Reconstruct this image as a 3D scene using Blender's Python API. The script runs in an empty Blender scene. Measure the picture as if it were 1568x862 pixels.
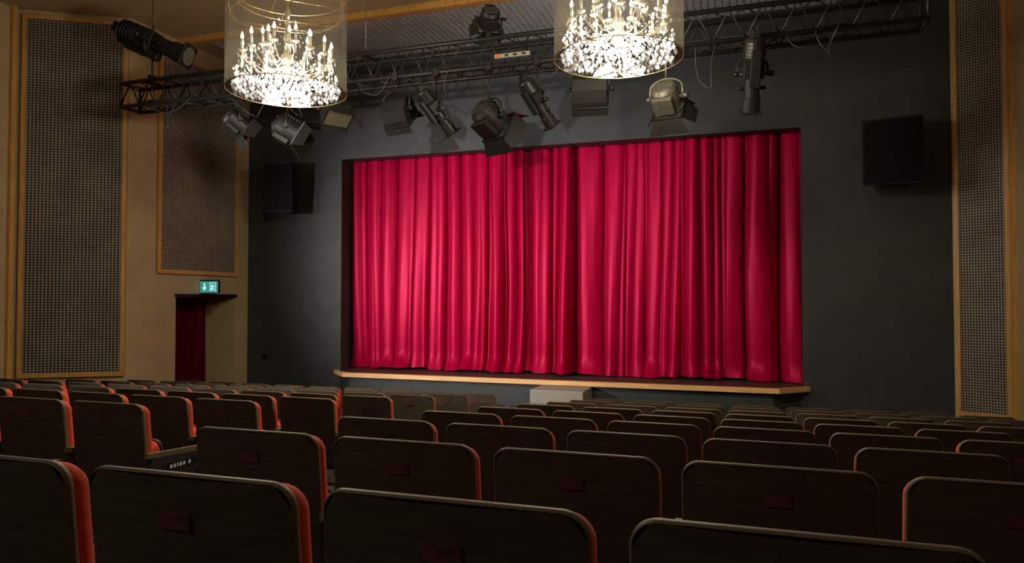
import bpy, bmesh, math, random
from mathutils import Vector, Matrix, noise
random.seed(7)
S = bpy.context.scene
COL = S.collection
try:
    S.view_settings.view_transform = 'Standard'
except Exception:
    pass

# ------------------------------------------------------------ materials
def mat(name, color, rough=0.6, metal=0.0, spec=0.5, var=0.0, vscale=8.0, vstretch=(1,1,1), bump=0.0,
        sheen=0.0, sheen_tint=None, coat=0.0, color2=None):
    m = bpy.data.materials.new(name); m.use_nodes = True
    nt = m.node_tree; b = nt.nodes['Principled BSDF']
    b.inputs['Base Color'].default_value = (*color, 1)
    b.inputs['Roughness'].default_value = rough
    b.inputs['Metallic'].default_value = metal
    b.inputs['Specular IOR Level'].default_value = spec
    b.inputs['Coat Weight'].default_value = coat
    b.inputs['Sheen Weight'].default_value = sheen
    if sheen_tint: b.inputs['Sheen Tint'].default_value = (*sheen_tint, 1)
    if var > 0 or bump > 0:
        tc = nt.nodes.new('ShaderNodeTexCoord'); mp = nt.nodes.new('ShaderNodeMapping')
        mp.inputs['Scale'].default_value = vstretch
        nz = nt.nodes.new('ShaderNodeTexNoise'); nz.inputs['Scale'].default_value = vscale
        nz.inputs['Detail'].default_value = 6
        nt.links.new(tc.outputs['Object'], mp.inputs['Vector']); nt.links.new(mp.outputs[0], nz.inputs['Vector'])
        if var > 0:
            cr = nt.nodes.new('ShaderNodeValToRGB')
            c2 = color2 if color2 else tuple(c*(1-var) for c in color)
            cr.color_ramp.elements[0].position = 0.35; cr.color_ramp.elements[1].position = 0.65
            cr.color_ramp.elements[0].color = (*c2, 1); cr.color_ramp.elements[1].color = (*color, 1)
            nt.links.new(nz.outputs['Fac'], cr.inputs['Fac']); nt.links.new(cr.outputs[0], b.inputs['Base Color'])
        if bump > 0:
            bp = nt.nodes.new('ShaderNodeBump'); bp.inputs['Strength'].default_value = bump
            bp.inputs['Distance'].default_value = 0.01
            nt.links.new(nz.outputs['Fac'], bp.inputs['Height']); nt.links.new(bp.outputs[0], b.inputs['Normal'])
    return m

def emis(name, color, strength):
    m = bpy.data.materials.new(name); m.use_nodes = True
    nt = m.node_tree; nt.nodes.clear()
    e = nt.nodes.new('ShaderNodeEmission'); o = nt.nodes.new('ShaderNodeOutputMaterial')
    e.inputs[0].default_value = (*color, 1); e.inputs[1].default_value = strength
    nt.links.new(e.outputs[0], o.inputs[0]); return m

M_beige = mat('plaster_beige', (0.40,0.305,0.165), 0.75, var=0.12, vscale=3, bump=0.05)
M_ceil = mat('ceiling_paint', (0.36,0.285,0.17), 0.8, var=0.1, vscale=2)
M_black = mat('black_wall_paint', (0.038,0.042,0.041), 0.6, spec=0.35, var=0.2, vscale=4, bump=0.06)
M_oak = mat('oak_trim', (0.60,0.32,0.08), 0.45, var=0.3, vscale=6, vstretch=(8,8,0.6))
M_oakh = mat('oak_nosing', (0.85,0.50,0.20), 0.4, var=0.25, vscale=6, vstretch=(0.6,8,8))
M_slat = mat('acoustic_slat', (0.29,0.25,0.19), 0.6, var=0.2, vscale=3)
M_cslat = mat('ceiling_slat', (0.36,0.36,0.37), 0.6, var=0.1)
M_dark = mat('dark_backing', (0.010,0.008,0.008), 0.9)
M_carpet = mat('floor_carpet', (0.016,0.012,0.010), 0.95, var=0.4, vscale=40)
M_stage = mat('stage_floor_wood', (0.06,0.04,0.03), 0.5, var=0.4, vscale=5, vstretch=(0.5,6,1))
M_wood = mat('seat_walnut', (0.068,0.052,0.036), 0.66, spec=0.22, var=0.30, vscale=7, vstretch=(1,6,9), bump=0.06)
M_edge = mat('seat_edge_wood', (0.14,0.105,0.06), 0.55, spec=.25, var=0.2)
M_red = mat('seat_red_fabric', (0.62,0.062,0.018), 0.9, var=0.2, vscale=60, sheen=0.05)
M_arm = mat('armrest_black', (0.025,0.023,0.021), 0.45)
M_plate = mat('number_plate', (0.17,0.065,0.07), 0.35, metal=0.3, var=0.5, vscale=60)
M_label = mat('row_label', (0.65,0.65,0.6), 0.5)
M_metal = mat('black_metal', (0.009,0.0085,0.008), 0.45, metal=0.0, spec=.28, var=0.3, vscale=20)
M_silver = mat('grey_metal', (0.13,0.12,0.10), 0.4, metal=0.6, var=0.3, vscale=20)
M_lens = mat('lens_glass', (0.35,0.30,0.2), 0.08, metal=0.8)
M_brass = mat('brass', (0.70,0.53,0.26), 0.25, metal=1.0)
M_arms = mat('chandelier_metal', (0.34,0.31,0.24), 0.3, metal=.8)
M_candle = mat('candle_sleeve', (0.45,0.43,0.37), 0.5)
M_speaker = mat('speaker_cabinet', (0.010,0.010,0.011), 0.7, spec=.2)
M_grille = mat('speaker_grille', (0.008,0.008,0.009), 0.8, spec=.1, var=0.5, vscale=150)
M_steps = mat('speckled_carpet', (0.42,0.40,0.34), 0.9, var=0.5, vscale=70)
M_strip = mat('grey_plastic', (0.20,0.19,0.16), 0.6)
M_cable = mat('cable_rubber', (0.012,0.012,0.012), 0.6)
M_bulb = emis('bulb_glow', (1.0,0.91,0.73), 6)
M_sign_g = emis('exit_sign_teal', (0.05,0.30,0.28), 0.9)
M_sign_w = emis('exit_sign_white', (0.6,0.95,0.9), 1.2)

def curtain_mat(name, c, c2, sheen=.3, spec=.6):
    m = bpy.data.materials.new(name); m.use_nodes = True
    nt = m.node_tree; b = nt.nodes['Principled BSDF']
    b.inputs['Roughness'].default_value = 0.35
    b.inputs['Specular IOR Level'].default_value = spec
    b.inputs['Specular Tint'].default_value = (1.0,0.08,0.20,1)
    b.inputs['Sheen Weight'].default_value = sheen
    b.inputs['Sheen Roughness'].default_value = 0.3
    b.inputs['Sheen Tint'].default_value = (1.0,0.005,0.08,1)
    tc = nt.nodes.new('ShaderNodeTexCoord'); mp = nt.nodes.new('ShaderNodeMapping')
    mp.inputs['Scale'].default_value = (4,4,0.6)
    nz = nt.nodes.new('ShaderNodeTexNoise'); nz.inputs['Scale'].default_value = 5; nz.inputs['Detail'].default_value = 8
    cr = nt.nodes.new('ShaderNodeValToRGB')
    cr.color_ramp.elements[0].position = .3; cr.color_ramp.elements[1].position = .7
    cr.color_ramp.elements[0].color = (*c2,1); cr.color_ramp.elements[1].color = (*c,1)
    nt.links.new(tc.outputs['Object'], mp.inputs[0]); nt.links.new(mp.outputs[0], nz.inputs['Vector'])
    nt.links.new(nz.outputs['Fac'], cr.inputs[0]); nt.links.new(cr.outputs[0], b.inputs['Base Color'])
    n2 = nt.nodes.new('ShaderNodeTexNoise'); n2.inputs['Scale'].default_value = 90
    nt.links.new(tc.outputs['Object'], n2.inputs['Vector'])
    bp = nt.nodes.new('ShaderNodeBump'); bp.inputs['Strength'].default_value = 0.12; bp.inputs['Distance'].default_value=.01
    nt.links.new(n2.outputs['Fac'], bp.inputs['Height']); nt.links.new(bp.outputs[0], b.inputs['Normal'])
    return m
M_curtain = curtain_mat('crimson_velvet', (0.37,0.0005,0.034), (0.26,0.0004,0.023), .12)
M_doorcurt = curtain_mat('maroon_velvet', (0.09,0.003,0.013), (0.055,0.002,0.008), .03, .2)

def shade_mat():
    m = bpy.data.materials.new('shade_clear_film'); m.use_nodes = True
    nt = m.node_tree; nt.nodes.clear()
    o = nt.nodes.new('ShaderNodeOutputMaterial')
    t = nt.nodes.new('ShaderNodeBsdfTransparent'); t.inputs[0].default_value = (0.95,0.94,0.90,1)
    g = nt.nodes.new('ShaderNodeBsdfGlossy'); g.inputs['Roughness'].default_value = .02; g.inputs['Color'].default_value=(1,.95,.85,1)
    d = nt.nodes.new('ShaderNodeBsdfTranslucent'); d.inputs[0].default_value = (0.85,0.82,0.66,1)
    lw = nt.nodes.new('ShaderNodeLayerWeight'); lw.inputs[0].default_value=.25
    ml = nt.nodes.new('ShaderNodeMath'); ml.operation='MULTIPLY_ADD'; ml.inputs[1].default_value=.45; ml.inputs[2].default_value=.04
    nt.links.new(lw.outputs['Facing'], ml.inputs[0])
    m1 = nt.nodes.new('ShaderNodeMixShader'); nt.links.new(ml.outputs[0], m1.inputs[0])
    m2 = nt.nodes.new('ShaderNodeMixShader'); m2.inputs[0].default_value = .008
    nt.links.new(t.outputs[0], m1.inputs[1]); nt.links.new(g.outputs[0], m1.inputs[2])
    nt.links.new(m1.outputs[0], m2.inputs[1]); nt.links.new(d.outputs[0], m2.inputs[2])
    nt.links.new(m2.outputs[0], o.inputs[0]); return m
M_shade = shade_mat()
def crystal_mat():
    m = bpy.data.materials.new('self_lit_crystal'); m.use_nodes = True
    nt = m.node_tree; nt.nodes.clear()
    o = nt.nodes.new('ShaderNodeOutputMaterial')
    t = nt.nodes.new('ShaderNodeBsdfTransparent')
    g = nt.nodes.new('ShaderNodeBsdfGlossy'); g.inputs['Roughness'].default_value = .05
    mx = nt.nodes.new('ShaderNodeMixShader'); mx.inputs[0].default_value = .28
    e = nt.nodes.new('ShaderNodeEmission'); e.inputs[0].default_value = (1,.98,.94,1)  # emission added so the crystals look lit by the bulbs
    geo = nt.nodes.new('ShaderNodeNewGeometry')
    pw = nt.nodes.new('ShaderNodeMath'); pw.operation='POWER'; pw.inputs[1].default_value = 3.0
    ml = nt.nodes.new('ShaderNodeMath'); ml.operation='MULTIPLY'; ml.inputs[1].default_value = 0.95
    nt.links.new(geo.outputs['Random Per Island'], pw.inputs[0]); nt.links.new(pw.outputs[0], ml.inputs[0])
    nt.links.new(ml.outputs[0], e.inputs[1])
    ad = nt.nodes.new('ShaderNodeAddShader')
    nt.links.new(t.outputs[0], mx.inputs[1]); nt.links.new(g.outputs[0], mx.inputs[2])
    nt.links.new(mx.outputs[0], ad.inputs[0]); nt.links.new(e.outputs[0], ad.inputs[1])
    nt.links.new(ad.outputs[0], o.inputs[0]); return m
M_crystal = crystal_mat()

# ------------------------------------------------------------ builder
class B:
    def __init__(s): s.bm = bmesh.new(); s.mats = []; s.M = Matrix.Identity(4)
    def mi(s, m):
        if m not in s.mats: s.mats.append(m)
        return s.mats.index(m)
    def face(s, vs, k, smooth=False):
        try:
            f = s.bm.faces.new(vs); f.material_index = k; f.smooth = smooth
        except ValueError: pass
    def v(s, p): return s.bm.verts.new(s.M @ Vector(p))
    def box(s, lo, hi, m):
        k = s.mi(m); x0,y0,z0 = lo; x1,y1,z1 = hi
        v = [s.v(p) for p in ((x0,y0,z0),(x1,y0,z0),(x1,y1,z0),(x0,y1,z0),(x0,y0,z1),(x1,y0,z1),(x1,y1,z1),(x0,y1,z1))]
        for f in ((0,3,2,1),(4,5,6,7),(0,1,5,4),(1,2,6,5),(2,3,7,6),(3,0,4,7)): s.face([v[i] for i in f], k)
    def prism(s, poly, fn0, fn1, m, smooth=False, cap=True):
        k = s.mi(m); a = [s.v(fn0(*p)) for p in poly]; b = [s.v(fn1(*p)) for p in poly]; n = len(poly)
        if cap: s.face(a[::-1], k); s.face(b, k)
        for i in range(n): s.face([a[i], a[(i+1)%n], b[(i+1)%n], b[i]], k, smooth)
    def tube(s, pts, r, m, seg=8, cap=True, smooth=True, closed=False):
        k = s.mi(m); pts = [Vector(p) for p in pts]; n = len(pts)
        rs = r if isinstance(r, (list,tuple)) else [r]*n
        rings = []
        up = None
        for i, p in enumerate(pts):
            if closed: d = pts[(i+1)%n]-pts[i-1]
            else: d = pts[min(i+1,n-1)]-pts[max(i-1,0)]
            if d.length < 1e-9: d = Vector((0,0,1))
            d.normalize()
            if up is None: up = Vector((0,0,1)) if abs(d.z) < .9 else Vector((1,0,0))
            u = up - d*up.dot(d)
            if u.length < 1e-4: u = Vector((1,0,0)) - d*d.x
            u.normalize(); w = d.cross(u); up = u
            rings.append([s.v(p + (u*math.cos(2*math.pi*j/seg)+w*math.sin(2*math.pi*j/seg))*rs[i]) for j in range(seg)])
        rng = range(n if closed else n-1)
        for i in rng:
            a = rings[i]; b = rings[(i+1)%n]
            for j in range(seg): s.face([a[j],a[(j+1)%seg],b[(j+1)%seg],b[j]], k, smooth)
        if cap and not closed: s.face(rings[0][::-1], k); s.face(rings[-1], k)
    def ring(s, c, R, r, m, n=48, seg=6):
        c = Vector(c)
        s.tube([c+Vector((R*math.cos(2*math.pi*i/n), R*math.sin(2*math.pi*i/n), 0)) for i in range(n)], r, m, seg, closed=True)
    def octa(s, c, rx, rz, m, rot=0):
        k = s.mi(m); c = Vector(c); n = 6
        t = s.v(c+Vector((0,0,rz*.7))); b = s.v(c-Vector((0,0,rz*1.2)))
        e = [s.v(c+Vector((rx*math.cos(rot+2*math.pi*i/n), rx*math.sin(rot+2*math.pi*i/n), 0))) for i in range(n)]
        for i in range(n):
            s.face([e[i],e[(i+1)%n],t],k); s.face([e[(i+1)%n],e[i],b],k)
    def lathe(s, prof, m, seg=20, c=(0,0,0), smooth=True):
        s.tube([Vector(c)+Vector((0,0,z)) for r,z in prof], [max(r,.0005) for r,z in prof], m, seg, True, smooth)
    def obj(s, name, loc=(0,0,0), parent=None, bevel=0, rot=(0,0,0), bseg=2):
        me = bpy.data.meshes.new(name); bmesh.ops.recalc_face_normals(s.bm, faces=s.bm.faces[:])
        s.bm.to_mesh(me); s.bm.free()
        for m in s.mats: me.materials.append(m)
        o = bpy.data.objects.new(name, me); COL.objects.link(o); o.location = loc; o.rotation_euler = rot
        if parent: o.parent = parent
        if bevel:
            md = o.modifiers.new('bevel','BEVEL'); md.width = bevel; md.segments = bseg; md.limit_method='ANGLE'; md.angle_limit=math.radians(40)
        return o
def empty(name, loc):
    e = bpy.data.objects.new(name, None); COL.objects.link(e); e.location = loc; e.empty_display_size=.1; return e

# ------------------------------------------------------------ room
ZC = 6.0; CAMZ = 2.06
XL, XL2, XR, XR2 = -8.19, -9.39, 2.43, 2.99
YW = 10.2
OX0, OX1, OZ0, OZ1 = -6.35, 0.68, 0.91, 4.36
b = B(); b.box((XL-1.5,YW,0),(OX0,YW+.25,ZC),M_black); b.box((OX1,YW,0),(XR2+.4,YW+.25,ZC),M_black)
b.box((OX0,YW,OZ1),(OX1,YW+.25,ZC),M_black); b.box((OX0,YW,0),(OX1,YW+.25,OZ0-.06),M_black)
b.obj('wall_front')

def wall_seg(b, p, q, z0, z1, m, t=.15, side=1):
    p = Vector((p[0],p[1],0)); q = Vector((q[0],q[1],0)); d = (q-p).normalized(); n = Vector((-d.y,d.x,0))*side*t
    poly = [p,q,q+n,p+n]
    b.prism([(v.x,v.y) for v in poly], lambda x,y:(x,y,z0), lambda x,y:(x,y,z1), m)
DY0, DY1, DZ = 8.58, 9.88, 2.12
b = B()
wall_seg(b,(XL,7.72),(XL,DY0),0,ZC,M_beige); wall_seg(b,(XL,DY1),(XL,YW),0,ZC,M_beige)
wall_seg(b,(XL,DY0),(XL,DY1),DZ,ZC,M_beige)
wall_seg(b,(XL2,6.97),(XL,7.72),0,ZC,M_beige)
wall_seg(b,(XL2,-4),(XL2,6.97),0,ZC,M_beige)
b.box((XL-.75,DY1,0),(XL-.15,DY1+.1,DZ+.1),M_beige); b.box((XL-.75,DY0-.1,0),(XL-.15,DY0,DZ+.1),M_beige)
b.box((XL-.75,DY0,DZ),(XL-.15,DY1,DZ+.1),M_dark); b.box((XL-.85,DY0-.1,0),(XL-.75,DY1+.1,DZ+.1),M_dark)
b.obj('wall_left')
b = B(); wall_seg(b,(XR,YW),(XR2,9.97),0,ZC,M_beige); wall_seg(b,(XR2,9.97),(XR2,-4),0,ZC,M_beige); b.obj('wall_right')
b = B(); b.box((XL2-.15,-4.15,0),(XR2+.15,-4,ZC),M_beige); b.obj('wall_back')
b = B(); b.box((XL2-.2,-4.2,ZC),(XR2+.4,YW+.3,ZC+.1),M_ceil); b.obj('ceiling')
b = B(); cx0,cx1,cy0,cy1 = -7.7,1.2,8.66,10.12
b.box((cx0,cy0,ZC-.02),(cx1,cy1,ZC-.002),M_dark)
y = cy0
while y < cy1-.02:
    b.box((cx0,y,ZC-.05),(cx1,y+.020,ZC-.02),M_cslat); y += .045
x = cx0
while x < cx1:
    b.box((x,cy0,ZC-.058),(x+.015,cy1,ZC-.05),M_cslat); x += .09
b.obj('ceiling_acoustic_panel')
b = B(); b.box((XL,8.52,ZC-.09),(XR,8.64,ZC),M_oak); b.obj('trim_1')
b = B(); b.box((XL2,4.9,ZC-.06),(XR2,5.0,ZC),M_oak); b.obj('trim_2')

C0, DC, DZR = 1.10, .90, .105
NR = 9
def rowz(i): return DZR*(NR-1-i)
b = B()
b.box((XL2,-4,-.1),(XR2,C0-.12,rowz(0)),M_carpet)
for i in range(NR):
    y0 = C0+DC*i-.12; y1 = C0+DC*(i+1)-.12
    b.box((XL2 if y1 < 7.4 else XL-.8, y0,-.1),(XR2,y1,rowz(i)),M_carpet)
b.box((XL-.8,C0+DC*NR-.12,-.1),(XR2,YW,0),M_carpet)
b.obj('floor')

def lattice(name, p, q, z0, z1, off, px=.045, pz=.036, fw=.055):
    p = Vector((p[0],p[1],0)); q = Vector((q[0],q[1],0)); L = (q-p).length; d = (q-p).normalized()
    n = Vector((d.y,-d.x,0))*off
    b = B(); b.M = Matrix(((d.x,n.x,0,p.x),(d.y,n.y,0,p.y),(0,0,1,0),(0,0,0,1)))
    t = .05
    b.box((0,0.002,z0),(L,.012,z1),M_dark)
    x = fw
    while x < L-fw:
        b.box((x,.012,z0+fw),(x+.014,.03,z1-fw),M_slat); x += px
    z = z0+fw
    while z < z1-fw:
        b.box((fw,.03,z),(L-fw,.042,z+.012),M_slat); z += pz
    b.box((0,.0,z0),(fw,t,z1),M_oak); b.box((L-fw,0,z0),(L,t,z1),M_oak)
    b.box((fw,0,z0),(L-fw,t,z0+fw),M_oak); b.box((fw,0,z1-fw),(L-fw,t,z1),M_oak)
    return b.obj(name)
lattice('acoustic_wall_panel',(XL2+.06,6.97+.0375),(XL-.03,7.72-.02),1.0,5.93,1)
lattice('acoustic_wall_panel',(XL,8.19),(XL,9.88),2.44,5.75,1)
lattice('acoustic_wall_panel',(XR+.02,YW-.01),(XR2-.01,9.975),.62,5.95,1, px=.03, pz=.034, fw=.05)
b = B(); b.box((XL2,6.86,.3),(XL2+.06,6.92,ZC),M_oak); b.obj('trim_3')
b = B(); b.box((XR2-.05,9.80,.3),(XR2,9.87,ZC),M_oak); b.obj('trim_4')
b = B(); b.box((XL-.14,DY0-.02,DZ-.03),(XL+.03,DY1+.02,DZ+.02),M_metal); b.obj('door_1')

def curtain(name, x0, x1, z0, z1, ybase, period, amp, m, nx, nz, seed, mapf, pool=1.0, xamp=.05):
    bm = bmesh.new(); grid = []
    W = x1-x0
    N = lambda a,b_,c: noise.noise(Vector((a,b_,c)))
    for j in range(nz+1):
        t = j/nz
        row = []
        for i in range(nx+1):
            u = i/nx*W
            wander = .04*N(u*.9+seed, t*1.1, 3.1) + .06*(1-t)**1.5*N(u*2.3, t*1.6, seed)
            uu = u + wander
            ph = math.pi*(uu/period + .8*N(uu*1.2, seed, .3))
            a = amp*(.80+.40*(1-t)) * max(.35,(.95+1.2*N(uu*1.7, t*.35, seed+5)))
            s1 = abs(math.sin(ph))**.75
            w2 = max(0,.30+N(uu*1.6,t*.5,seed+20)); s2 = abs(math.sin(2.35*ph+1.2+2.0*N(uu*.7,t*.4,seed+9)))**.7
            w3 = max(0,.25+N(uu*2.2,t*.45,seed+30)); s3 = math.sin(4.3*ph+3.0*N(uu*1.1,t*.6,seed+11))
            y = -a*(s1 + .45*w2*s2 - .6) - .015*w3*s3 \
                + .045*N(uu*1.6, t*.6, seed+2) + .014*N(uu*8, t*1.6, seed+3) + .004*N(uu*22,t*3,seed+4)
            dx = -xamp*math.sin(2*ph) + .02*N(uu*2.0,t*1.0,seed+40)
            z = z0+(z1-z0)*t
            k = max(0, 1-t/.085)
            y -= pool*.12*k*k*(.6+1.4*N(uu*2.6,0,seed))
            lift = pool*.06*N(uu*1.7, 4, seed)
            z += max(0,lift+.01)*(max(0,1-t*5))
            z += pool*.02*k*N(uu*8, t*20, seed)
            xx = min(max(x0+u+dx, x0), x1)
            row.append(bm.verts.new(mapf(xx, ybase+y, max(z,z0))))
        grid.append(row)
    for j in range(nz):
        for i in range(nx):
            f = bm.faces.new((grid[j][i],grid[j][i+1],grid[j+1][i+1],grid[j+1][i])); f.smooth = True
    me = bpy.data.meshes.new(name); bm.to_mesh(me); bm.free(); me.materials.append(m)
    o = bpy.data.objects.new(name, me); COL.objects.link(o)
    return o
idf = lambda x,y,z: (x,y,z)
curtain('stage_curtain', OX0-.05, -3.30, OZ0+.012, OZ1+.06, 10.62, .29, .20, M_curtain, 1700, 80, 11.3, idf, xamp=.05)
curtain('stage_curtain', -3.42, OX1+.06, OZ0+.012, OZ1+.06, 10.66, .32, .26, M_curtain, 2200, 80, 27.7, idf, xamp=.06)
curtain('door_curtain', DY0, DY1, .02, DZ-.01, 0, .17, .06, M_doorcurt, 300, 30, 4.4, lambda x,y,z:(XL-.60+y, x, z), pool=.1, xamp=.02)

# stage
b = B()
ap = [(-6.47,YW-.01),(-6.07,9.8),(.36,9.8),(.76,YW-.01)]
pf = [(-6.35,YW-.01),(-6.0,9.9),(.29,9.9),(.64,YW-.01)]
b.prism(pf, lambda x,y:(x,y,0), lambda x,y:(x,y,OZ0-.07), M_black)
b.prism(ap, lambda x,y:(x,y,OZ0-.07), lambda x,y:(x,y,OZ0-.004), M_oakh)
ap2 = [(-6.40,YW-.005),(-6.04,9.86),(.33,9.86),(.69,YW-.005)]
b.prism(ap2, lambda x,y:(x,y,OZ0-.004), lambda x,y:(x,y,OZ0), M_stage)
b.box((OX0+.001,YW-.005,OZ0-.05),(OX1-.001,11.3,OZ0),M_stage)
b.obj('stage_platform')
b = B(); b.box((-2.84,9.30,0),(-2.10,9.88,.55),M_steps); b.box((-2.84,9.30,.55),(-2.10,9.88,.83),M_steps)
b.box((-2.84,9.02,0),(-2.10,9.30,.42),M_steps)
b.obj('stage_steps', bevel=.01)

def speaker(name, cx, yaw, hw):
    b = B()
    poly = [(-hw,-.25),(hw,-.25),(hw-.06,.22),(-hw+.06,.22)]
    b.prism(poly, lambda x,y:(x,y,-.40), lambda x,y:(x,y,.40), M_speaker)
    b.box((-hw+.02,-.265,-.375),(hw-.02,-.25,.375),M_grille)
    b.box((-.04,.22,-.1),(.04,.42,.1),M_metal)
    b.obj(name,(cx,9.80,CAMZ+1.82),bevel=.012,rot=(math.radians(8),0,yaw))
speaker('wall_speaker',-7.2,math.radians(18),.22); speaker('wall_speaker',1.70,math.radians(-10),.33)
b = B(); b.box((-7.85,YW-.03,1.05),(-7.77,YW,1.13),M_metal); b.obj('wall_socket', bevel=.004)

e = empty('exit_sign',(XL,9.09,2.25))
b = B(); b.box((.0,-.02,-.10),(.36,.02,.10),M_metal); b.box((0,-.015,.10),(.36,.015,.115),M_silver); b.obj('housing',parent=e,bevel=.004)
b = B(); b.box((.012,-.024,-.088),(.348,-.02,.088),M_sign_g); b.obj('face',parent=e)
b = B(); y0,y1=-.028,-.024
b.box((.085,y0,-.01),(.105,y1,.06),M_sign_w)
b.prism([(.055,-.005),(.135,-.005),(.095,-.055)], lambda x,z:(x,y0,z), lambda x,z:(x,y1,z), M_sign_w)
b.box((.20,y0,-.07),(.206,y1,.07),M_sign_w); b.box((.30,y0,-.07),(.306,y1,.07),M_sign_w); b.box((.20,y0,.064),(.306,y1,.07),M_sign_w)
b.lathe([(.012,0),(.012,.003)],M_sign_w,12,c=(.25,-.026,.045))
b.prism([(.235,.03),(.262,.03),(.258,-.01),(.275,-.055),(.262,-.06),(.246,-.02),(.225,-.058),(.214,-.05),(.236,-.005)], lambda x,z:(x,y0,z), lambda x,z:(x,y1,z), M_sign_w)
b.tube([(.262,-.026,.025),(.285,-.026,.0)],.005,M_sign_w,6); b.tube([(.238,-.026,.025),(.217,-.026,.005)],.005,M_sign_w,6)
b.obj('pictogram',parent=e)

# ------------------------------------------------------------ seats
def rrect(w, z0, z1, r, rb, n=7):
    pts = []
    for cx,cz,rr,a0 in ((w/2-r,z1-r,r,0),(-w/2+r,z1-r,r,90),(-w/2+rb,z0+rb,rb,180),(w/2-rb,z0+rb,rb,270)):
        for i in range(n+1):
            a = math.radians(a0+90*i/n); pts.append((cx+rr*math.cos(a), cz+rr*math.sin(a)))
    return pts
def seat_mesh(aisle=False):
    b = B()
    tilt = .10
    def ys(x,z,o):
        return o - tilt*(z-.40) - .028*(1-(x/.245)**2)*1.0 + .028
    def loop(inset, o, drop=0.0):
        Q = rrect(.49-2*inset,.36+inset,.885-inset-drop,max(.05-inset,.01),max(.02-inset,.006))
        return [b.v((x,ys(x,z,o),z)) for x,z in Q]
    ke = b.mi(M_edge)
    def grid_cap(inset, o, m, dome=0, drop=0.0):
        kk = b.mi(m); w = .49-2*inset; n = 16; r = max(.05-inset,.01); z1 = .885-inset-drop; z0=.36+inset
        prev=None
        for i in range(n+1):
            x = -w/2+w*i/n; ax = abs(x)
            zt = z1
            if ax > w/2-r: zt = z1-r+math.sqrt(max(r*r-(ax-(w/2-r))**2,0))
            cur=[b.v((x,ys(x,z0+(zt-z0)*j/8,o + dome*(1-(2*x/w)**4)*(1-(2*j/8-1)**4)),z0+(zt-z0)*j/8)) for j in range(9)]
            if prev:
                for j in range(8): b.face([prev[j],cur[j],cur[j+1],prev[j+1]],kk,True)
            prev=cur
    A = loop(.004,0); Bq = loop(0,.004); C = loop(0,.016); D = loop(.004,.018)
    n = len(A)
    for L1,L2 in ((A,Bq),(Bq,C),(C,D)):
        for i in range(n): b.face([L1[i],L1[(i+1)%n],L2[(i+1)%n],L2[i]],ke,True)
    grid_cap(.004,0,M_wood)
    kr = b.mi(M_red); dr=.012
    E = loop(.006,.0185,dr); F = loop(.001,.030,dr); G = loop(.001,.050,dr); H = loop(.014,.066,dr)
    for L1,L2 in ((E,F),(F,G),(G,H)):
        for i in range(n): b.face([L1[i],L1[(i+1)%n],L2[(i+1)%n],L2[i]],kr,True)
    grid_cap(.014,.066,M_red,dome=.015,drop=dr)
    b.face(loop(.004,.018),ke)
    b.M = Matrix.Translation((0,ys(0,.80,0)-.003,.80)) @ Matrix.Rotation(math.radians(5.7),4,'X')
    b.box((-.036,-.002,-.016),(.036,.004,.016),M_plate)
    b.M = Matrix.Translation((0,.125,.40)) @ Matrix.Rotation(math.radians(14),4,'X')
    Q = rrect(.43,-.0,.26,.04,.03,5)
    b.prism(Q, lambda x,z:(x,.07,z), lambda x,z:(x,.085,z), M_wood)
    for (i0,y0,i1,y1) in ((.006,-.03,0,-.01),(0,-.01,0,.05),(0,.05,.008,.07)):
        Q0 = rrect(.43-2*i0,i0,.26-i0,.04-i0,.03-i0,5); Q1 = rrect(.43-2*i1,i1,.26-i1,.04-i1,.03-i1,5)
        a = [b.v((x,y0,z)) for x,z in Q0]; c = [b.v((x,y1,z)) for x,z in Q1]
        for i in range(len(a)): b.face([a[i],a[(i+1)%len(a)],c[(i+1)%len(a)],c[i]],kr,True)
    Q0 = rrect(.43-.012,.006,.254,.034,.024,5); b.face([b.v((x,-.03,z)) for x,z in Q0],kr)
    b.M = Matrix.Identity(4)
    for sx in (-1,1):
        xa,xb = sorted((sx*.249,sx*.2745))
        poly = [(.05,.0),(.32,.0),(.32,.03),(.24,.06),(.22,.38),(.40,.52),(.40,.57),(.02,.60),(.0,.42),(.08,.36),(.09,.06),(.05,.03)]
        b.prism(poly, lambda y,z:(xa,y,z), lambda y,z:(xb,y,z), M_arm)
        b.prism([(-.01,.60),(.36,.575),(.42,.565),(.425,.58),(.40,.60),(-.0,.625)], lambda y,z:(xa,y,z), lambda y,z:(xb,y,z), M_edge)
        b.tube([(sx*.2,ys(.2,.45,.02),.45),(sx*.255,.06,.45)],.012,M_arm,8)
    if aisle:
        b.box((.2745,.10,.505),(.277,.36,.555),M_arm)
        b.box((.277,.12,.512),(.2785,.34,.548),M_metal)
        x=.14
        for wd in (.018,.014,.008,.018,.014,0,.016):
            if wd: b.box((.2785,x,.520),(.2795,x+wd,.540),M_label)
            x += wd+.009 if wd else .015
    bmesh.ops.recalc_face_normals(b.bm, faces=b.bm.faces[:])
    me = bpy.data.meshes.new('theater_seat'); b.bm.to_mesh(me); b.bm.free()
    for m in b.mats: me.materials.append(m)
    return me
SM = seat_mesh(); SA = seat_mesh(True)
SP = .55
for i in range(NR):
    y = C0+DC*i+.03; z = rowz(i)
    for k in range(8):
        o = bpy.data.objects.new('theater_seat', SM); COL.objects.link(o); o.location = (-1.585+SP*k, y, z)
    nl = 11 if y < 6 else 9
    for k in range(nl):
        o = bpy.data.objects.new('theater_seat', SA if k==0 else SM); COL.objects.link(o); o.location = (-3.235-SP*k, y, z)

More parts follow.
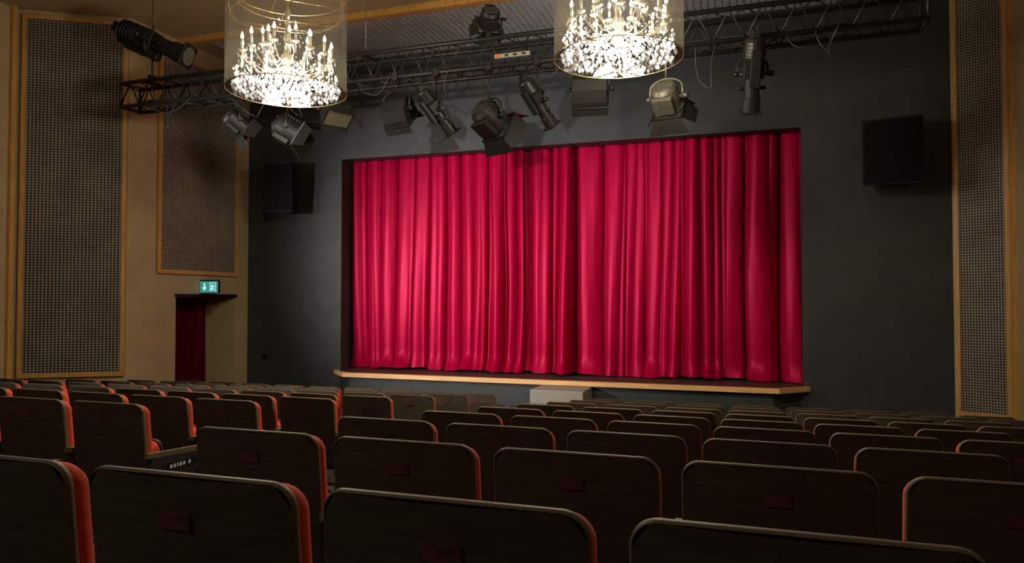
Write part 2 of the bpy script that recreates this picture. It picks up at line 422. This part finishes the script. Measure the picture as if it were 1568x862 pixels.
# ------------------------------------------------------------ truss
TY0,TY1,TZ0,TZ1 = 6.76,7.05,CAMZ+2.37,CAMZ+2.66
TX0,TX1 = -7.34,1.46
b = B()
for y in (TY0,TY1):
    for z in (TZ0,TZ1): b.tube([(TX0,y,z),(TX1,y,z)],.025,M_metal,10)
n = 30; st=(TX1-TX0)/n
for i in range(n):
    xa=TX0+st*i; xb=xa+st; xm=(xa+xb)/2
    for y in (TY0,TY1):
        b.tube([(xa,y,TZ0),(xm,y,TZ1),(xb,y,TZ0)],.010,M_metal,6)
    for z in (TZ0,TZ1):
        b.tube([(xa,TY0,z),(xm,TY1,z),(xb,TY0,z)],.009,M_metal,6)
for x in (TX0,TX1):
    b.tube([(x,TY0,TZ0),(x,TY1,TZ0),(x,TY1,TZ1),(x,TY0,TZ1),(x,TY0,TZ0)],.02,M_metal,8)
for x in (-7.0,-4.0,-.9,1.2):
    b.tube([(x,6.9,TZ1),(x,6.9,ZC)],.006,M_silver,6); b.box((x-.05,6.76,TZ1),(x+.05,7.05,TZ1+.03),M_metal)
b.box((-2.42,TY0-.05,TZ0+.06),(-2.05,TY0-.025,TZ0+.10),M_strip)
for k in range(4): b.box((-2.40+.09*k,TY0-.055,TZ0+.068),(-2.36+.09*k,TY0-.05,TZ0+.092),M_red if k<1 else M_arm)
b.obj('lighting_truss')
b = B()
def droop(p,q,sag,r=.006,wob=.02):
    p=Vector(p);q=Vector(q);pts=[]
    for i in range(17):
        t=i/16; v=p.lerp(q,t); v.z-=sag*4*t*(1-t); v.x+=wob*math.sin(9*t+p.x*7); v.y+=wob*math.cos(7*t+p.x*3); pts.append(v)
    b.tube(pts,r,M_cable,5)
for (xa,xb,s,w) in ((-6.9,-6.2,.15,.02),(-5.6,-5.1,.3,.05),(-4.9,-4.6,.35,.05),(-4.0,-3.6,.2,.02),(-3.1,-2.9,.28,.03),(-2.0,-1.7,.2,.02),(-1.4,-.95,.15,.02),(-.45,-.25,.45,.03),(.3,.8,.18,.03),(.6,.75,.25,.03),(-6.6,-6.5,.35,.04)):
    droop((xa,TY0-.02,TZ0),(xb,TY0-.03,TZ0+.03),s,.006,w)
for k in range(4): droop((TX0+.3,TY0+.05*k,TZ0+.03+.02*k),(TX1-.6,TY0+.05*k+.05,TZ0+.05),.03,.008,.03)
b.obj('power_cables')

# ------------------------------------------------------------ fixtures
def fixture(name, kind, x, zc, yaw, pitch, m=M_metal, ztop=TZ0, y=TY0, s=1.0, up=False):
    e = empty(name,(x,y,zc))
    b = B()
    sg = -1 if up else 1
    hook = (ztop-zc)
    R = {'fresnel':.165,'profile':.125,'flood':.20}[kind]*s
    b.box((-.03,-.04,hook-.045*sg if sg>0 else hook),(.03,.04,hook+.035 if sg>0 else hook+.05),m)
    b.tube([(0,0,hook-.03*sg),(0,0,sg*R*1.15)],.010,m,8)
    Rz = Matrix.Rotation(yaw,4,'Z'); b.M = Rz
    ya = []
    for i in range(15):
        a = math.pi*i/14
        ya.append((R*math.cos(a), 0, sg*(R*.55+R*.6*math.sin(a)) if 0<i<14 else sg*R*.4))
    ya = [(R,0,0)]+ya+[(-R,0,0)]
    b.tube(ya,.011*s,m,8)
    b.tube([(-R-.02,0,0),(R+.02,0,0)],.014*s,m,8)
    b.tube([(R,0,0),(R+.05,0,0)],.025*s,m,10); b.tube([(-R,0,0),(-R-.03,0,0)],.022*s,m,10)
    b.obj('yoke',parent=e)
    b = B(); b.M = Rz @ Matrix.Rotation(pitch,4,'X') @ Matrix.Scale(s,4)
    if kind=='fresnel':
        b.tube([(0,-.15,0),(0,-.145,0),(0,-.11,0),(0,-.02,0),(0,.0,0),(0,.10,0),(0,.10,0),(0,.13,0)],[.07,.105,.128,.135,.135,.135,.148,.148],m,24,smooth=False)
        for k in range(5): b.box((-.085,-.158+.002*k,-.06+.028*k),(.085,-.145+.002*k,-.048+.028*k),M_arm)
        for k in range(6): b.box((-.07,-.10+.035*k,.118),(.07,-.085+.035*k,.145),m)
        b.box((-.10,-.09,-.16),(.10,.09,-.11),m)
        b.tube([(0,.131,0),(0,.137,0)],[.125,.12],M_lens,24)
        for q in range(4):
            Mq = b.M.copy()
            b.M = Mq @ Matrix.Rotation(q*math.pi/2,4,'Y')
            b.box((-.155,.13,.135),(.155,.15,.155),M_metal)
            w0,w1,l = .145,(.20 if q%2==0 else .10),.15
            a = math.radians(28 if q%2==0 else 38)
            dy,dz = math.cos(a)*l, math.sin(a)*l
            k=b.mi(M_metal); p=[(-w0,.15,.15),(w0,.15,.15),(w1,.15+dy,.15+dz),(-w1,.15+dy,.15+dz)]
            t=[b.v(c) for c in p]; t2=[b.v((c[0],c[1]+.003,c[2]+.004)) for c in p]
            b.face(t,k); b.face(t2[::-1],k)
            for i in range(4): b.face([t[i],t[(i+1)%4],t2[(i+1)%4],t2[i]],k)
            b.M = Mq
    elif kind=='profile':
        b.tube([(0,-.30,0),(0,-.29,0),(0,-.27,0),(0,-.14,0),(0,-.10,0)],[.05,.075,.085,.095,.075],m,20,smooth=False)
        for k in range(5): b.tube([(0,-.27+.028*k,0),(0,-.262+.028*k,0)],.102,m,20,smooth=False)
        b.box((-.035,-.36,-.03),(.035,-.29,.05),m)
        b.box((-.085,-.11,-.085),(.085,.03,.085),m)
        for q in (-1,1): b.box((q*.12-.035,-.05,-.012),(q*.12+.035,-.045,.012),M_silver)
        b.box((-.012,-.05,.085),(.012,-.045,.14),m); b.box((-.012,-.05,-.14),(.012,-.045,-.085),m)
        b.tube([(0,.03,0),(0,.20,0),(0,.201,0),(0,.33,0)],[.068,.068,.08,.08],m,20,smooth=False)
        for q in (-1,1): b.tube([(q*.07,.12,0),(q*.12,.12,0)],.016,m,10)
        b.box((-.095,.32,-.095),(.095,.335,.095),m); b.tube([(0,.335,0),(0,.34,0)],.078,M_lens,20)
        b.box((-.04,-.2,-.13),(.04,.1,-.09),m)
    else:
        pr = [(-.10,.03),(-.10,.11),(-.06,.14),(.05,.13),(.14,.12),(.14,-.13),(.08,-.12),(-.04,-.07)]
        b.prism(pr, lambda y,z:(-.175,y,z), lambda y,z:(.175,y,z), m)
        b.box((-.19,.13,-.14),(.19,.15,.135),m)
        b.box((-.165,.15,-.115),(.165,.153,.11),M_lens)
        for k in range(5): b.box((-.15,-.06+.035*k,.125),(.15,-.045+.035*k,.15),m)
        for sg2,zz in ((1,.13),(-1,-.135)):
            k=b.mi(m); p=[(-.18,.15,zz),(.18,.15,zz),(.19,.22,zz+sg2*.02),(-.19,.22,zz+sg2*.02)]
            t=[b.v(c) for c in p]; t2=[b.v((c[0],c[1],c[2]+.004)) for c in p]
            b.face(t,k); b.face(t2[::-1],k)
            for i in range(4): b.face([t[i],t[(i+1)%4],t2[(i+1)%4],t2[i]],k)
    b.obj('lamp_body',parent=e,bevel=.003,bseg=1)
    return e
r = math.radians
fixture('fresnel_spotlight','fresnel',-5.61,4.11,r(-35),r(-35),s=.85)
fixture('fresnel_spotlight','fresnel',-4.91,3.97,r(-60),r(-30),s=1.0)
fixture('flood_light','flood',-4.30,4.12,r(-120),r(-50),s=.85)
fixture('flood_light','flood',-3.55,4.07,r(-15),r(-42),s=.95)
fixture('profile_spotlight','profile',-3.08,4.02,r(-40),r(-48),s=.85)
fixture('fresnel_spotlight','fresnel',-2.49,3.90,r(-28),r(-30),s=1.05)
fixture('profile_spotlight','profile',-1.98,4.02,r(-35),r(-48),s=.85)
fixture('flood_light','flood',-1.455,4.10,r(8),r(-38),s=.95)
fixture('fresnel_spotlight','fresnel',-.723,3.95,r(-12),r(-38),m=M_silver,s=.95)
fixture('profile_spotlight','profile',.048,4.10,r(10),r(-65),s=1.05)
fixture('fresnel_spotlight','fresnel',-2.49,4.93,r(30),r(-25),s=.75,ztop=TZ1,up=True)
fixture('profile_spotlight','profile',-6.85,5.18,r(-75),r(-22),s=1.45,ztop=TZ1,up=True)
fixture('profile_spotlight','profile',1.16,4.66+.35,r(60),r(-10),s=.6,ztop=TZ1,up=True)

# ------------------------------------------------------------ chandeliers
def chandelier(x,y,z):
    e = empty('chandelier',(x,y,z)); R=.50; H=.86
    b = B(); k=b.mi(M_shade); n=72; rows=[0,.3,.6,H]
    g=[[b.v((R*math.cos(2*math.pi*i/n),R*math.sin(2*math.pi*i/n),zz)) for i in range(n)] for zz in rows]
    for j in range(3):
        for i in range(n): b.face([g[j][i],g[j][(i+1)%n],g[j+1][(i+1)%n],g[j+1][i]],k,True)
    b.obj('shade',parent=e)
    b = B(); b.ring((0,0,0),R,.0035,M_brass,72); b.ring((0,0,H),R,.004,M_brass,72)
    for kx in range(3):
        a=2*math.pi*kx/3+.4; b.tube([(0,0,H+.25),(R*math.cos(a),R*math.sin(a),H)],.003,M_brass,5)
    for q in range(3):
        pts=[]
        for i in range(60):
            a=2*math.pi*i/60; pts.append((.47*math.cos(a),.47*math.sin(a),.66+.06*q+.06*math.sin(a+q*2)+.02*math.sin(3*a+q)))
        b.tube(pts,.0022,M_brass,5,closed=True)
    b.obj('frame_rings',parent=e)
    b = B()
    b.tube([(0,0,.85),(0,0,ZC-z)],.008,M_brass,8)
    b.lathe([(.06,ZC-z-.04),(.06,ZC-z)],M_brass,16)
    b.lathe([(.01,.12),(.05,.15),(.02,.19),(.03,.23),(.06,.28),(.03,.34),(.015,.40),(.035,.46),(.02,.52),(.012,.62),(.03,.68),(.01,.74),(.006,.86)],M_arms,16)
    cps=[]
    for ring,(nn,rr,zz) in enumerate(((14,.37,.27),(7,.20,.36))):
        for i in range(nn):
            a=2*math.pi*i/nn+ring*.3; c,s_=math.cos(a),math.sin(a)
            pts=[]
            for t in range(9):
                u=t/8; rad=.03+(rr-.03)*u; h=zz-.05+ -.09*math.sin(math.pi*u*1.05)+.05*u
                pts.append((rad*c,rad*s_,h))
            pts.append((rr*c,rr*s_,zz+.02))
            b.tube(pts,.005,M_arms,6)
            b.lathe([(.012,zz+.005),(.034,zz+.02),(.036,zz+.026),(.012,zz+.028)],M_arms,12,c=(rr*c,rr*s_,0))
            b.lathe([(.0105,zz+.026),(.0105,zz+.115)],M_candle,10,c=(rr*c,rr*s_,0))
            cps.append((rr*c,rr*s_,zz))
    b.obj('arms',parent=e)
    b = B()
    for (cx,cy,zz) in cps:
        b.lathe([(.006,zz+.115),(.014,zz+.130),(.013,zz+.145),(.006,zz+.165),(.001,zz+.178)],M_bulb,10,c=(cx,cy,0))
    b.obj('bulbs',parent=e)
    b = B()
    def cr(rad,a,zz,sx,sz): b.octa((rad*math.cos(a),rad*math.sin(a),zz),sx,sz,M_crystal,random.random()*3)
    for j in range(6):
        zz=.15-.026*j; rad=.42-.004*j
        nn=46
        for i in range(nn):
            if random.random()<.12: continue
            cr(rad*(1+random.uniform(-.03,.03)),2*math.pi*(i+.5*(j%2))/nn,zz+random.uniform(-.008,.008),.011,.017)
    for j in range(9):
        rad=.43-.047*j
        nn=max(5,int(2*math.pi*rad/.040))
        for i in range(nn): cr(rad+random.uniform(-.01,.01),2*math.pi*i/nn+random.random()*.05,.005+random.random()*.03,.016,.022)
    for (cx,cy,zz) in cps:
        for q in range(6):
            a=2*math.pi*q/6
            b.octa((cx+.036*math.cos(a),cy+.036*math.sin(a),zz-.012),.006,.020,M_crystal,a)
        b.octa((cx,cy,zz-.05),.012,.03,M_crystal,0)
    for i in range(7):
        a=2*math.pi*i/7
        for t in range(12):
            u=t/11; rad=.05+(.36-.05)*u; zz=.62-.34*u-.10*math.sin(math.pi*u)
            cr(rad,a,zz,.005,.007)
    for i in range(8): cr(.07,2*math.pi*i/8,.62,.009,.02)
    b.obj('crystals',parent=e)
    ld = bpy.data.lights.new('chandelier_light','POINT'); ld.energy = 310; ld.color=(1.0,.88,.69); ld.shadow_soft_size=.22
    lo = bpy.data.objects.new('glow',ld); COL.objects.link(lo); lo.parent=e; lo.location=(0,0,.10)
    return e
chandelier(-3.75,5.15,CAMZ+1.78)
chandelier(-.955,5.5,CAMZ+1.88)

# ------------------------------------------------------------ lights
def area(name, loc, target, size, power, color):
    ld = bpy.data.lights.new(name,'AREA'); ld.size=size; ld.energy=power; ld.color=color
    o = bpy.data.objects.new(name,ld); COL.objects.link(o); o.location=loc
    o.rotation_euler=(Vector(target)-Vector(loc)).to_track_quat('-Z','Y').to_euler(); return o
area('rear_fill_light',(-3.2,-1.5,5.9),(-3.2,1,0),2.5,66,(1,.90,.76))  # unseen area light added as dim fill on the seat backs
def spot(name, loc, target, power, color, ang, blend, size=.1):
    ld = bpy.data.lights.new(name,'SPOT'); ld.energy=power; ld.color=color; ld.spot_size=r(ang); ld.spot_blend=blend; ld.shadow_soft_size=size
    o = bpy.data.objects.new(name,ld); COL.objects.link(o); o.location=loc
    o.rotation_euler=(Vector(target)-Vector(loc)).to_track_quat('-Z','Y').to_euler(); return o
spot('added_side_spot',(-8.7,4.2,3.1),(-3.4,10.5,2.7),1250,(1,.94,.92),54,1.0,.04)  # unseen spot added to rake the curtain and deepen its folds
spot('front_of_house_spot',(-7.6,.3,2.75),(-4.2,10.4,2.85),2900,(1,.94,.91),41,1.0,.05)
spot('truss_wash',(-2.0,7.45,4.25),(-1.6,10.2,4.9),80,(.95,.97,1),125,1.0,.15)

w = bpy.data.worlds.new('world'); S.world = w; w.use_nodes = True
w.node_tree.nodes['Background'].inputs[0].default_value=(0.01,0.009,0.008,1)
w.node_tree.nodes['Background'].inputs[1].default_value=.3

cd = bpy.data.cameras.new('camera'); cam = bpy.data.objects.new('camera',cd); COL.objects.link(cam)
cam.location=(0,0,CAMZ); cd.sensor_width=36; cd.lens=25.03; cd.clip_start=.05
cam.rotation_euler=(r(91.42),0,r(18.4))
S.camera = cam
